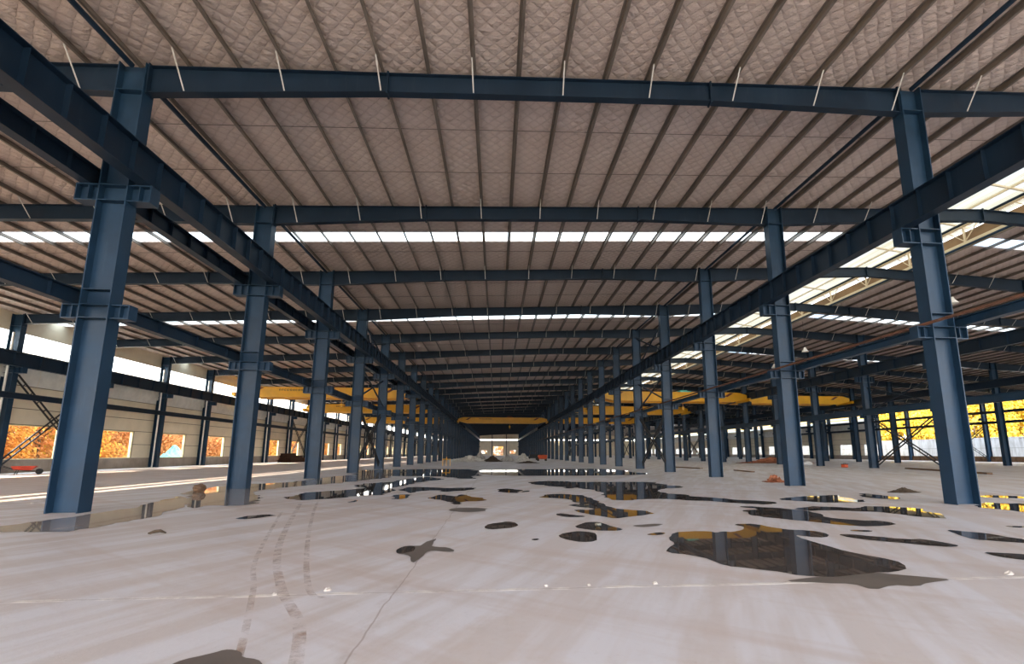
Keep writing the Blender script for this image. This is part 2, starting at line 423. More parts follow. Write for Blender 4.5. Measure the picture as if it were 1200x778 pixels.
def build_row(row, nmin, nmax=NF):
    x = ROWS[row]; h = zr(x)+.02
    shaft = column_mesh(h).mesh('shaft', M['blue'])
    parts = []
    sides = {'outer_left': (1,), 'outer_right': (-1,)}.get(row, (-1, 1))
    up0, up1 = {'left': (8.12, 8.60), 'right': (7.88, 8.38)}.get(row, (UB0, UB1))
    if row == 'third': up0, up1 = 8.45, 9.0
    if row in ('outer_left', 'outer_right'): up0, up1 = 7.0, 7.42
    for s in sides:
        if not (row == 'right' and s > 0): parts.append(('corbel', corbel_mesh(s, up0, up1, .58, .36).mesh('corbel', M['blue'])))
        if row in ('left', 'right', 'third'):
            parts.append(('corbel', corbel_mesh(s, LB0, LB1, .45, .30).mesh('corbel', M['blue'])))
    zs = [up0+.015, up1-.015, zr(x)-.84]
    if row in ('left', 'right', 'third'): zs += [LB0+.015, LB1-.015, LB1+.4]
    for z in zs: parts.append(('stiffener_plate', MB().box(-CD/2+TF, CD/2-TF, -CW/2+.005, CW/2-.005, z-.012, z+.012).mesh('stiffener_plate', M['blue'])))
    far_from = {'left': 15, 'right': 15, 'outer_left': 13, 'third': 12, 'fourth': 12, 'outer_right': 14}[row]
    for i, n in enumerate(range(nmin, nmax+1)):
        r = empty('steel_column', (x, FY(n), 0))
        link('shaft', shaft, r)
        for nm, me in parts: link(nm, me, r)
        if i+1 < far_from: lab = f'{ordn(i+1)} blue steel column from the camera in the {ROWTXT[row]}'; g = f'steel columns, {ROWTXT[row]}'
        else: lab = f'distant blue column merging with its neighbours, {ROWTXT[row]}'; g = f'far steel columns, {ROWTXT[row]}'
        tag(r, lab, 'column', g)
build_row('left', 1); build_row('right', 1); build_row('outer_left', 4); build_row('third', 4, 30); build_row('fourth', 6, 26); build_row('outer_right', 8, 24)

# ------------------------------------------------------------------ rafters (one per bay and frame), with fly braces as parts
PUR0, PDX = -9.0, 1.357
def purlin_xs():
    a = []
    k = -19
    while PUR0+k*PDX < MON_L-.1:
        xx = PUR0+k*PDX
        if xx > XWL+.1: a.append((k, xx))
        k += 1
    return a
PL = purlin_xs()
PRR = [(j, MON_R+.12+j*PDX) for j in range(42) if MON_R+.12+j*PDX < XWR-.2]
HD, MD = .86, .63
def rafter(pts, braces):
    """pts: list of (x, depth) along the roof line"""
    top = [(x, zr(x)) for x, d in pts]; bot = [(x, zr(x)-d) for x, d in pts]
    mb = MB(); w = .26
    mb.strip(top, -w/2, w/2, .022); mb.strip([(x, z+.022) for x, z in bot], -w/2, w/2, .022)
    for (a, b), (c, d) in zip(zip(top[:-1], top[1:]), zip(bot[:-1], bot[1:])):
        V = [];
        for y in (-.01, .01): V += [(c[0],y,c[1]),(d[0],y,d[1]),(b[0],y,b[1]),(a[0],y,a[1])]
        mb.add(V, [(0,1,2,3),(7,6,5,4),(0,4,5,1),(2,6,7,3),(0,3,7,4),(1,5,6,2)])
    for x, d in pts[1:-1]: mb.box(x-.025, x+.025, -w/2-.01, w/2+.01, zr(x)-d-.06, zr(x)+.05)
    for x in (pts[0][0], pts[-1][0]): mb.box(x-.02, x+.02, -w/2-.02, w/2+.02, zr(x)-.9, zr(x)+.06)
    # web stiffeners
    return mb
def depth_at(pts, x):
    for (a, da), (b, db) in zip(pts[:-1], pts[1:]):
        if a <= x <= b: return da+(db-da)*(x-a)/(b-a)
    return MD
c2 = CD/2+.02
BAYS = [
 ('outer_left','left',  [(-34.4+c2,.7),(-27.5,.66),(-17.2,.68),(-10.4-c2,HD)], 'over the left side bay', 1),
 ('left','right',       [(-10.4+c2,HD),(-3.4,MD),(6.6,MD),(13.4-c2,HD)], 'over the central aisle', 1),
 ('right','third',      [(13.4+c2,HD),(19.5,.66),(24.8,.62),(29.6,.66),(36.8-c2,HD)], 'under the ridge right of the aisle', 1),
 ('third','fourth',     [(36.8+c2,HD),(43.5,MD),(53.5,MD),(60.2-c2,HD)], 'over the fourth bay', 4),
 ('fourth','outer_right',[(60.2+c2,HD),(67,.68),(77,.66),(84.2-c2,.7)], 'over the far right bay', 6)]
for a, b, pts, txt, nmin in BAYS:
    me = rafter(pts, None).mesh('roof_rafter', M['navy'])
    xlo, xhi = pts[0][0], pts[-1][0]
    bm = []
    for k, xx in (PL if xhi < XR_ else PL+PRR):
        if xlo+.2 < xx < xhi-.2 and k % 2 == 0:
            d = depth_at(pts, xx)
            m_ = MB()
            m_.bar((xx-.03, -.78, zr(xx)+.02), (xx+.0, -.14, zr(xx)-d+.02), .036, .01); m_.bar((xx-.03, -.78, zr(xx)+.02), (xx, -.14, zr(xx)-d+.02), .01, .036)
            bm.append(m_.mesh('fly_brace', M['galv']))
    last = {0: 30, 1: NF, 2: 30, 3: 22, 4: 20}[[q[3] for q in BAYS].index(txt)]
    for i, n in enumerate(range(nmin, last+1)):
        o = link('roof_rafter', me, None, (0, FY(n), 0))
        if i+1 <= 12: tag(o, f'{ordn(i+1)} dark tapered roof rafter from the camera, {txt}', 'rafter', f'roof rafters {txt}')
        else: tag(o, f'distant dark rafter {txt}, merging with its neighbours', 'rafter', f'far roof rafters {txt}')
        if n <= 16:
            for b_ in bm: link('fly_brace', b_, o)

# ------------------------------------------------------------------ purlins (each one runs the whole length)
def purlin_mesh(x, z, flip=1):
    mb = MB(); y0, y1 = -14.5, YE-.2
    mb.box(x-.008, x+.008, y0, y1, z+.01, z+.19); mb.box(min(x, x+flip*.075), max(x, x+flip*.075), y0, y1, z, z+.012)
    mb.box(min(x, x-flip*.075), max(x, x-flip*.075), y0, y1, z+.186, z+.198)
    mb.box(min(x+flip*.065, x+flip*.075), max(x+flip*.065, x+flip*.075), y0, y1, z+.012, z+.035)
    return mb
for k, xx in PL:
    o = link('roof_purlin', purlin_mesh(xx, zr(xx)).mesh('roof_purlin', M['purlin']))
    if xx > -10.4+.5:
        idx = k+1
        tag(o, f'long thin roof purlin, {ordn(idx)} to the right of the left aisle column row', 'purlin', 'roof purlins over the aisle')
    else:
        idx = -k
        tag(o, f'long thin roof purlin, {ordn(idx)} to the left of the left aisle column row', 'purlin', 'roof purlins over the left bay')
for j, xx in PRR:
    o = link('roof_purlin', purlin_mesh(xx, zr(xx), -1).mesh('roof_purlin', M['purlin']))
    tag(o, f'brownish roof purlin on the slope beyond the ridge, {ordn(j+1)} right of the ventilator', 'purlin', 'roof purlins beyond the ridge')

# sag rods across the purlins: two per bay
cnt = 0
for n in range(1, 8):
    for dy in (2.6, 5.3):
        cnt += 1
        mb = MB(); za, zb = zr(-34)+.12, zr(21)+.12
        mb.tube([(-34, FY(n)+dy, za), (21, FY(n)+dy, zb)], .012, 6)
        o = link('sag_rod', mb.mesh('sag_rod', M['purlin']))
        tag(o, f'hair-thin dark rod crossing under the insulation between purlins, {ordn(cnt)} from the camera', 'rod', 'sag rods between purlins')

# tie tubes at the column heads
for row, txt in (('left', 'left'), ('right', 'right')):
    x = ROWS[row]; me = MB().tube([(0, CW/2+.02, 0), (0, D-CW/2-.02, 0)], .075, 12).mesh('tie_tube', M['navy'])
    for i, n in enumerate([0]+list(range(1, 15))):
        o = link('tie_tube', me, None, (x+.0, FY(n), zr(x)-.11))
        if n == 0: o.data = MB().tube([(0, -14.0, 0), (0, D-CW/2-.02, 0)], .075, 12).mesh('tie_tube', M['navy'])
        tag(o, f'dark blue tie tube joining column heads of the {txt} aisle row, {ordn(i+1)} from the camera', 'tube', f'tie tubes over the {txt} row')

# ------------------------------------------------------------------ crane runway beams (continuous lines)
def runway(x, z0, h, w, y0, y1, label, stiff=1.0, rail=True, m='blue', side=0, ends=None):
    mb = MB()
    mb.box(x-w/2, x+w/2, y0, y1, z0, z0+.025); mb.box(x-w/2, x+w/2, y0, y1, z0+h-.025, z0+h); mb.box(x-.01, x+.01, y0, y1, z0+.025, z0+h-.025)
    if stiff:
        y = y0+.5
        while y < min(y1, 150):
            mb.box(x-w/2+.03, x+w/2-.03, y-.008, y+.008, z0+.06, z0+h-.025); y += stiff
    o = link('crane_beam', mb.mesh('crane_beam', M[m])); tag(o, label, 'beam', 'crane runway beams')
    if rail:
        rb = MB(); rb.box(x-.05, x+.05, y0, y1, z0+h, z0+h+.02); rb.box(x-.012, x+.012, y0, y1, z0+h+.02, z0+h+.06); rb.box(x-.03, x+.03, y0, y1, z0+h+.06, z0+h+.09)
        link('rail', rb.mesh('rail', M['black']), o)
    return o
OF = .76
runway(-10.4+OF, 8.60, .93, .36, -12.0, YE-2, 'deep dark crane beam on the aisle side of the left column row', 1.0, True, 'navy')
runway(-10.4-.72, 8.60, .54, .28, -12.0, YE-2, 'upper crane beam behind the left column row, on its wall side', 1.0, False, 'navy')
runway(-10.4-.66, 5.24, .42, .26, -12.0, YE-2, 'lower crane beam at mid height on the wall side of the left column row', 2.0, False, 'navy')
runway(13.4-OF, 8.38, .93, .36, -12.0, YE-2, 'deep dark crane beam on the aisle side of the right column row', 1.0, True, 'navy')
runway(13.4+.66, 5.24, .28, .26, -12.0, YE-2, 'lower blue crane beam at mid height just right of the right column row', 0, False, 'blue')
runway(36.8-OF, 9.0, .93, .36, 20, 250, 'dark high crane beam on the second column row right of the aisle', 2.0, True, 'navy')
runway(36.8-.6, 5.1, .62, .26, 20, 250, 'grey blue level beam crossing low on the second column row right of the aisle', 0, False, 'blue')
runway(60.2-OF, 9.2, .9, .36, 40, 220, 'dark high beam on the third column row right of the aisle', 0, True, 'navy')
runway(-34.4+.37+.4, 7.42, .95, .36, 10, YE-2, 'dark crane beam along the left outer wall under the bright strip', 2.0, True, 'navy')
runway(-34.4+.37+.14, 5.2, .42, .2, 10, YE-2, 'thin lower beam along the left outer wall above the window openings', 0, False, 'navy')
for z, txt in ((8.1, 'upper'), (6.35, 'lower')):
    mb = MB(); mb.box(83.6, 83.83, 50, 130, z, z+.03); mb.box(83.6, 83.83, 50, 130, z+.42, z+.45); mb.box(83.7, 83.73, 50, 130, z+.03, z+.42)
    o = link('wall_girt', mb.mesh('wall_girt', M['navy'])); tag(o, f'{txt} of two dark horizontal girts crossing the open right side', 'girt', 'girts of the open right side')
# rusty pipe resting on the lower corbels
o = link('rusty_pipe', MB().tube([(12.84, -12.0, LB1+.05), (12.84, 150, LB1+.05)], .045, 10).mesh('rusty_pipe', M['rust'], True))
tag(o, 'rusty orange pipe running along the lower brackets of the right column row', 'pipe')

# ------------------------------------------------------------------ bracing
def lattice(mb, p, q, w, side, r=.03, rung=.8):
    p, q, sd = Vector(p), Vector(q), Vector(side); d = q-p
    a = sd.normalized()*w/2
    mb.bar(p-a, q-a, .085, .085); mb.bar(p+a, q+a, .085, .085)
    n = int(d.length/rung)
    for i in range(1, n):
        c = p+d*i/n; mb.bar(c-a, c+a, .045, .045)
    return mb
def brace_set(row, n, z0, z1, label, ladder=True, dx=0., group=None, w=.32):
    x = ROWS[row]+dx; ya, yb = FY(n)+CW/2+.02, FY(n+1)-CW/2-.02
    r = empty('cross_brace', (x, ya, z0))
    L, H = yb-ya, z1-z0
    for (p, q) in (((0,0,.1),(0,L,H)), ((.10,0,H),(.10,L,.1))):
        mb = MB()
        if ladder:
            d = Vector((0, L, (H if p[2] < q[2] else -H))).normalized(); side = Vector((0, -d.z, d.y))
            pp = Vector(p)+d*.25; qq = Vector(q)-d*.25
            lattice(mb, pp, qq, w, side)
        else: mb.bar(p, q, .09, .09)
        link('diagonal', mb.mesh('diagonal', M['black'] if ladder else M['navy']), r)
    tag(r, label, 'brace', group); return r
for i, n in enumerate((4, 10, 16)):
    brace_set('outer_left', n, .4, 7.0, f'{ordn(i+1)} ladder-like X brace from the camera between left wall columns', True, .0, 'X braces')
    for row in ('left', 'right', 'third'):
        brace_set(row, n, .2, 4.85, f'{ordn(i+1)} low X brace from the camera, {ROWTXT[row]}', True, .0, 'X braces', .26)
        brace_set(row, n, 5.5, 7.9, f'{ordn(i+1)} X brace from the camera above the lower brackets, {ROWTXT[row]}', False, .0, 'X braces')
    for row in ('left', 'right'):
        brace_set(row, n, 9.5, zr(ROWS[row])-1.0, f'{ordn(i+1)} X brace from the camera near the roof, {ROWTXT[row]}', False, .0, 'X braces')
brace_set('outer_right', 9, .4, 6.0, 'ladder-like X brace between open right wall columns', True, 0, 'X braces')

# white downpipes beside the left wall columns
dp = MB().tube([(0,0,.18),(0,0,9.9)], .07, 10); dp.tube([(0,0,.18),(.05,-.12,.05)], .07, 10); dpm = dp.mesh('downpipe', M['white'], True)
for i, n in enumerate(range(4, 22)):
    o = link('downpipe', dpm, None, (-34.32, FY(n)-.33, 0))
    if i < 11: tag(o, f'white rainwater downpipe beside the {ordn(i+1)} column along the left wall', 'pipe', 'downpipes on the left wall')
    else: tag(o, 'faint far white downpipe among the merging columns of the left wall', 'pipe', 'far downpipes on the left wall')

# ------------------------------------------------------------------ ridge ventilator
zc = zr(MON_R)+.2; ztop = zc+1.15
for xw, txt, nm in ((MON_L, 'left', 'l'), (MON_R, 'right', 'r')):
    r = empty('lattice_girder', (xw, 2, zc)); tag(r, f'cream lattice girder along the {txt} edge of the roof ventilator', 'girder', 'ventilator side girders')
    ch = MB(); ch.box(-.05,.05,0,YE-4,0,.16); ch.box(-.05,.05,0,YE-4,1.07,1.17); link('chord', ch.mesh('chord', M['cream']), r)
    pm = MB().box(-.05,.05,-.05,.05,.16,1.07).mesh('post', M['cream'])
    dms = [MB().bar((0,0,.18),(0,dy,1.05),.045,.045).mesh('diagonal', M['cream']) for dy in (-.9, .9)]
    y = 3.3
    while y < 190:
        link('post', pm, r, (0, y, 0))
        for dm in dms: link('diagonal', dm, r, (0, y, 0))
        y += 4.0
cov = empty('ventilator_cover', (XR_, 2, ztop)); tag(cov, 'yellowish translucent cover raised over the roof ridge', 'roof cover')
w2 = 4.0; mb = MB(); nseg = 60
for s in (-1, 1):
    V = []; Fc = []
    for i in range(nseg+1):
        t_ = i/nseg; xx = s*w2*t_; zz = .55*(1-t_)+ .0
        V += [(xx,0,zz+.02*(i%2)),(xx,YE-4,zz+.02*(i%2))]
    for i in range(nseg): Fc.append((2*i,2*i+2,2*i+3,2*i+1))
    mb.add(V, Fc)
link('sheet', mb.mesh('sheet', M['monitor']), cov)
y = 3.3
crm = [MB().bar((0,0,.42),(q*w2*.95,0,-.1),.07,.10).mesh('cover_rafter', M['cream']) for q in (-1, 1)]
while y < 190:
    for q in crm: link('cover_rafter', q, cov, (0, y, 0))
    y += 4.0
for q in (-1, 1):
    for t_ in (.2, .5, .8): link('cover_purlin', MB().box(q*w2*t_-.03, q*w2*t_+.03, 0, YE-4, .55*(1-t_)-.12, .55*(1-t_)-.02).mesh('cover_purlin', M['cream']), cov)
link('sun_block_sheet', MB().box(-(XR_-MON_L)-.16, -(XR_-MON_L)-.13, 0, YE-4, -1.1, .1).mesh('sun_block_sheet', M['monitor']), cov)  # unseen sheet added on the left to keep sun spots off the columns
# tan back board behind the far girder and blue edge tubes at the opening
o = link('ventilator_apron', MB().box(MON_R+.2, MON_R+.24, 2, YE-2, zc, zc+.85).mesh('ventilator_apron', M['tan'])); tag(o, 'tan apron board behind the right ventilator girder', 'board')
for x, z, txt in ((MON_R-.25, zr(MON_R)+.02, 'blue edge tube where the right roof slope meets the ventilator opening'), (XR_+.6, ZRIDGE+.05, 'dark tube just right of the ridge under the ventilator'),
                  (MON_L+.2, zr(MON_L)+.02, 'blue edge tube on the left side of the ventilator opening')):
    o = link('edge_tube', MB().tube([(x,3,z),(x,YE-3,z)], .07, 10).mesh('edge_tube', M['navy'] if 'dark' in txt else M['blue'])); tag(o, txt, 'tube')

# ------------------------------------------------------------------ bridge cranes
def crane(xa, xb, y, zrail, label, stripe=True, marks=True):
    r = empty('bridge_crane', ((xa+xb)/2, y, zrail)); tag(r, label, 'crane', 'yellow bridge cranes')
    hs = (xb-xa)/2
    for gy in (-1.1, 1.1):
        mb = MB(); zb, zt = .05, 1.35; w = .28
        prof = [(-hs+.3,.55),(-hs+.5,.45),(-hs+2.2,zb),(hs-2.2,zb),(hs-.5,.45),(hs-.3,.55)]
        tp = [(-hs+.3,1.0),(-hs+.5,1.1),(-hs+1.4,zt),(hs-1.4,zt),(hs-.5,1.1),(hs-.3,1.0)]
        V = []
        for x_, z_ in prof+tp[::-1]: V.append((x_, gy-w, z_))
        for x_, z_ in prof+tp[::-1]: V.append((x_, gy+w, z_))
        n = len(prof)*2
        Fc = [tuple(range(n)), tuple(range(2*n-1, n-1, -1))]+[(i, i+n, (i+1)%n+n, (i+1)%n) for i in range(n)]
        mb.add(V, Fc); mb.box(-hs+1.6, hs-1.6, gy-w-.06, gy+w+.06, zt-.02, zt+.03); mb.box(-hs+2.2, hs-2.2, gy-w-.05, gy+w+.05, zb-.03, zb+.02)
        g = link('girder', mb.mesh('girder', M['yellow']), r)
        if gy < 0:
            sm = MB()
            for s in (-1, 1):
                x_ = s*(hs-2.9)
                sm.add([(x_-s*.55-.28,gy-w-.012,.75),(x_-s*.55+.28,gy-w-.012,.75),(x_-s*-.35+.28+s*-.0,gy-w-.012,zt-.05),(x_-s*-.35-.28,gy-w-.012,zt-.05)] if s > 0 else
                       [(x_-.55-.28,gy-w-.012,.75),(x_-.55+.28,gy-w-.012,.75),(x_+.35+.28,gy-w-.012,zt-.05),(x_+.35-.28,gy-w-.012,zt-.05)], [(0,1,2,3)])
            link('warning_stripe', sm.mesh('warning_stripe', M['stripe']), g)
            if marks:
                tm = MB(); q = random.Random(3); x0 = -hs+5.4
                for i in range(9):
                    bw = .17+.1*q.random(); tm.box(x0, x0+.05, gy-w-.012, gy-w, .88, 1.12); tm.box(x0, x0+bw, gy-w-.012, gy-w, 1.06+.02*q.random(), 1.12)
                    if q.random() > .4: tm.box(x0, x0+bw, gy-w-.012, gy-w, .88, .93)
                    if q.random() > .5: tm.box(x0+bw-.05, x0+bw, gy-w-.012, gy-w, .9, 1.12)
                    x0 += bw+.12
                link('lettering', tm.mesh('lettering', M['black']), g)
    for s in (-1, 1):
        e = MB(); x_ = s*(hs-.1); e.box(x_-.2, x_+.2, -2.0, 2.0, .12, .55)
        ec = link('end_carriage', e.mesh('end_carriage', M['yellow']), r)
        for wy in (-1.6, 1.6):
            wm = MB().tube([(x_-.08, wy, .16),(x_+.08, wy, .16)], .17, 16); link('wheel', wm.mesh('wheel', M['black']), ec)
    t = MB(); tx = hs*.15; t.box(tx-.8, tx+.8, -1.3, 1.3, 1.4, 1.55); t.box(tx-.5, tx+.5, -.6, .6, 1.0, 1.75)
    tr = link('trolley', t.mesh('trolley', M['teal'] if not stripe else M['stripe']), r)
    h = MB(); h.tube([(tx,0,1.2),(tx,0,-.6)], .03, 8); h.box(tx-.18, tx+.18, -.12, .12, -1.0, -.6); h.tube([(tx,0,-1.0),(tx+.1,0,-1.2),(tx+.02,0,-1.35),(tx-.1,0,-1.22)], .04, 8)
    link('hook_block', h.mesh('hook_block', M['yellow']), tr)
    return r
LW = -34.4+.37+.4
crane(LW, -10.4-OF, 67, 8.52, 'yellow bridge crane over the left bay, nearest of the three there')
crane(LW, -10.4-OF, 90, 8.52, 'yellow bridge crane over the left bay, middle of the three there')
crane(LW, -10.4-OF, 122, 8.52, 'yellow bridge crane over the left bay, farthest of the three there')
crane(-10.4+OF, 13.4-OF, 121, 8.62, 'yellow bridge crane spanning the central aisle far ahead')
crane(13.4+OF, 36.8-OF, 68, 8.62, 'yellow bridge crane right of the aisle with a green hoist, nearest there', False, False)
crane(13.4+OF, 36.8-OF, 90, 8.62, 'yellow bridge crane right of the aisle, second behind the one with green hoist', True, False)
crane(13.4+OF, 36.8-OF, 120, 8.62, 'yellow bridge crane right of the aisle, farthest of three there', True, False)
crane(36.8+OF, 60.2-OF, 78, 9.5, 'yellow bridge crane in the second bay right of the aisle, with a tapered end', True, False)

# high-bay lamps in the ridge bay
lm = MB().lathe([(.04,.0),(.10,-.08),(.14,-.2),(.30,-.42),(.31,-.45),(.28,-.45)], 0, 0, 20).mesh('reflector', M['white'], True)
for i, (x, y) in enumerate(((29.0,27.5),(29.0,42.7),(31.0,51.3))):
    r = empty('high_bay_lamp', (x, y, 11.35)); tag(r, f'small white bell lamp hanging under the right roof slope, {ordn(i+1)} from the camera', 'lamp', 'bell lamps')
    link('reflector', lm, r); link('cord', MB().tube([(0,0,0),(0,0,zr(x)+.2-11.35)], .012, 6).mesh('cord', M['black']), r)

# ------------------------------------------------------------------ puddles (outlines lie on the floor)
def chaikin(p, it=2):
    for _ in range(it):
        q = []
        for i in range(len(p)):
            a, b = p[i], p[(i+1)%len(p)]
            q += [(a[0]*.75+b[0]*.25, a[1]*.75+b[1]*.25), (a[0]*.25+b[0]*.75, a[1]*.25+b[1]*.75)]
        p = q
    return p
import bmesh
from mathutils import noise as mnoise
PZ = [0]
def pool_mesh(px, z, m, grow=0):
    base = chaikin([ground(x, y) for x, y in px], 1); pts = []
    for i in range(len(base)):
        a, b = base[i], base[(i+1)%len(base)]; L_ = math.hypot(b[0]-a[0], b[1]-a[1]); k = max(1, min(14, int(L_/.16)))
        for j in range(k):
            t_ = j/k; x_, y_ = a[0]+(b[0]-a[0])*t_, a[1]+(b[1]-a[1])*t_; dist = max(1., math.hypot(x_, y_)/12)
            n1 = mnoise.noise(Vector((x_*1.3, y_*1.3, 3.1)))+.5*mnoise.noise(Vector((x_*3.7, y_*3.7, 8.2)))
            n2 = mnoise.noise(Vector((x_*1.6, y_*1.6, 11.7)))+.5*mnoise.noise(Vector((x_*4.1, y_*4.1, 1.9)))
            am = .5 if dist < 1.05 else 1.; pts.append((x_+.20*am*dist*n1, y_+.11*am*min(dist,1.6)*n2))
    bm = bmesh.new(); vs = [bm.verts.new((x, y, z)) for x, y in pts]
    try: f = bm.faces.new(vs)
    except ValueError: bm.free(); return None
    if f.normal.z < 0: f.normal_flip()
    bm.normal_update()
    bmesh.ops.triangulate(bm, faces=bm.faces[:], ngon_method='EAR_CLIP')
    for f in bm.faces:
        if f.normal.z < 0: f.normal_flip()
    me = bpy.data.meshes.new('puddle'); bm.to_mesh(me); bm.free(); me.materials.append(m); return me
def puddle(px, label, m='water', z=None):
    PZ[0] += 1
    me = pool_mesh(px, z or (.004+.0003*(PZ[0]%9)), M[m])
    if me is None: return None
    o = link('puddle', me); tag(o, label, 'puddle', 'puddles on the floor'); return o
def Z(x0, y0, s): return lambda *pts: [(x0+a/s, y0+b/s) for a, b in pts]
A = Z(760,560,3.3333)
big = puddle(A((65,275),(110,255),(70,240),(95,215),(160,210),(240,208),(265,215),(290,208),(330,213),(380,195),(330,180),(420,180),(520,200),(640,205),(710,222),(690,235),(620,230),(575,222),(610,240),(700,265),(830,300),(940,320),(1015,350),(950,368),(870,370),(780,385),(700,390),(600,385),(540,370),(420,355),(290,345),(250,320),(160,300),(80,290)),
       'largest dark puddle, ragged, in the right foreground mirroring two columns')
me = pool_mesh(A((520,405),(640,392),(780,380),(870,368),(950,375),(1070,388),(1180,395),(1080,410),(1070,430),(960,420),(910,440),(800,415),(690,412)), .0025, M['damp'])
if me: link('damp_edge', me, big)
puddle(A((335,112),(420,112),(560,120),(640,135),(700,155),(800,165),(940,170),(960,185),(860,190),(760,185),(640,172),(560,165),(440,150),(380,137),(365,128),(430,122)), 'long dark puddle directly behind the largest one, mirroring a column')
puddle(A((575,120),(620,110),(700,112),(830,120),(850,110),(920,112),(1060,120),(1100,135),(1180,160),(1080,155),(960,140),(860,132),(740,128),(620,126)), 'thin puddle with white reflections left of the front right column')
puddle(A((520,80),(560,75),(640,72),(700,65),(760,72),(780,85),(840,85),(830,95),(720,97),(600,92),(540,88)), 'small puddle with white and black reflections in front of the second right column')
puddle(A((800,62),(860,60),(900,68),(990,78),(980,83),(880,80),(820,72)), 'sliver of water in front of the dark soil heap')
puddle(A((0,58),(60,70),(70,58),(200,75),(320,85),(430,90),(510,98),(460,105),(360,100),(240,92),(120,85),(40,80),(-20,78)), 'narrow tapering puddle in front of the third right column')
puddle(A((735,222),(800,220),(900,230),(1000,240),(1080,240),(1200,262),(1200,272),(1120,268),(1010,255),(900,245),(800,235)), 'slender dark puddle to the right behind the largest puddle tip')
puddle(A((0,15),(60,25),(150,35),(100,40),(40,45),(-15,47),(-30,25)), 'short dark puddle just left before the third right column')
puddle(A((790,203),(870,205),(870,212),(800,208)), 'tiny damp spot above the slender dark puddle')
B = Z(1000,570,6)
puddle(B((660,305),(760,315),(940,330),(1060,350),(1230,375),(1230,400),(1090,390),(980,380),(860,372),(760,345),(690,325)), 'brownish puddle stretching to the right edge below the front right column')
puddle(B((900,462),(1050,465),(1260,480),(1260,520),(1080,505),(980,488)), 'dark puddle cut by the right edge, lowest on that side')
puddle(B((890,115),(1000,118),(1240,120),(1240,182),(1100,172),(960,158),(890,148)), 'puddle mirroring yellow leaves just right of the front right column')
puddle(B((890,60),(1000,62),(1240,75),(1240,85),(1020,78),(900,72)), 'thin bright line of water behind the front right column')
puddle(B((1115,278),(1240,280),(1240,294),(1130,288)), 'small bright spot of water at the right edge')
Mz = Z(640,540,5.4545)
puddle(Mz((-25,228),(0,215),(60,212),(200,215),(260,225),(300,245),(360,280),(430,305),(520,310),(720,335),(620,345),(540,360),(440,370),(350,355),(240,335),(180,325),(200,312),(280,315),(300,305),(240,300),(170,290),(160,275),(200,275),(190,255),(120,245),(0,240)), 'winding dark puddle in the middle ground with a pointed right tip')
puddle(Mz((-100,135),(0,128),(100,130),(200,135),(300,135),(480,135),(640,135),(740,150),(800,165),(890,165),(860,175),(760,178),(700,190),(740,205),(860,215),(960,235),(1100,240),(1200,245),(1200,262),(1120,268),(980,252),(840,245),(740,243),(620,245),(510,255),(420,250),(380,230),(370,205),(330,195),(260,180),(200,170),(160,180),(60,165),(0,158),(-90,150)), 'broad ragged puddle mirroring the right columns behind the winding one')
W = Z(600,540,7.5)
puddle(W((-280,78),(-100,80),(65,74),(150,72),(260,75),(500,70),(800,70),(1000,85),(1040,100),(1190,108),(1190,120),(1000,125),(800,130),(500,130),(260,132),(65,132),(-60,128),(-280,122)), 'far band of water across the aisle mirroring the end wall and right columns')
puddle(Mz((75,340),(110,335),(170,345),(260,353),(230,360),(120,360),(80,352)), 'tadpole-shaped small puddle below the winding one')
S4 = Z(540,540,4)
puddle(S4((530,303),(580,287),(640,287),(685,300),(765,320),(740,330),(650,328),(560,318)), 'oval puddle mirroring orange, above another oval in the centre right')
puddle(S4((463,357),(500,338),(550,328),(610,335),(650,355),(625,380),(560,383),(500,375)), 'dark oval puddle in the centre, in front of the orange-mirroring one')
puddle(S4((103,313),(140,295),(190,290),(215,283),(260,290),(285,302),(260,315),(180,320),(130,322)), 'lone bean-shaped dark puddle in the middle of the floor')
puddle(S4((320,370),(350,365),(378,369),(350,375)), 'tiny dark spot of water between the two central oval puddles')
puddle(S4((870,345),(920,335),(960,340),(930,350),(890,350)), 'small brown damp spot left of the largest puddle')
puddle(S4((810,305),(880,297),(960,297),(920,308),(850,312)), 'faint small puddle left behind the largest puddle', 'damp')
N = Z(440,550,5.4545)
star = puddle(N((120,520),(150,500),(200,490),(270,492),(300,490),(350,455),(375,440),(370,490),(400,500),(470,500),(500,525),(440,532),(370,520),(335,530),(320,560),(260,590),(220,600),(250,565),(230,545),(160,540)), 'star-shaped damp puddle on the long floor joint', 'damp')
me = pool_mesh(N((120,520),(150,502),(200,492),(260,496),(275,515),(240,535),(160,540)), .0075, M['water']); link('wet_lobe', me, star)
puddle(N((340,182),(400,165),(460,165),(520,175),(560,160),(590,165),(610,180),(700,182),(660,205),(580,207),(540,225),(500,225),(460,205),(440,195),(370,192)), 'brown puddle astride the long floor joint, farther than the star-shaped one')
puddle(N((470,262),(500,245),(600,245),(700,248),(690,262),(640,275),(560,275)), 'damp brown patch touching the cross joint behind the star-shaped puddle', 'damp')
puddle(N((155,125),(220,112),(330,115),(430,118),(510,118),(620,115),(600,132),(520,138),(470,145),(390,132),(290,140),(240,152),(180,148)), 'long dark puddle left of the aisle centre with a ragged right end')
puddle(N((90,190),(120,170),(180,158),(235,165),(200,185),(150,195)), 'small puddle with a green tint at the left of the middle ground')
puddle(N((750,135),(800,125),(900,122),(930,135),(920,150),(860,152),(800,142)), 'flat oval puddle right of the joint, with a dot of water beside it')
puddle(N((935,138),(980,135),(995,142),(960,148)), 'dot of water right beside the flat oval puddle')
V6 = Z(420,535,6)
puddle(V6((-40,100),(60,95),(250,92),(600,86),(840,90),(846,155),(700,155),(560,138),(350,138),(100,138),(-40,142)), 'band of water mirroring the left columns, left of the end wall reflection')
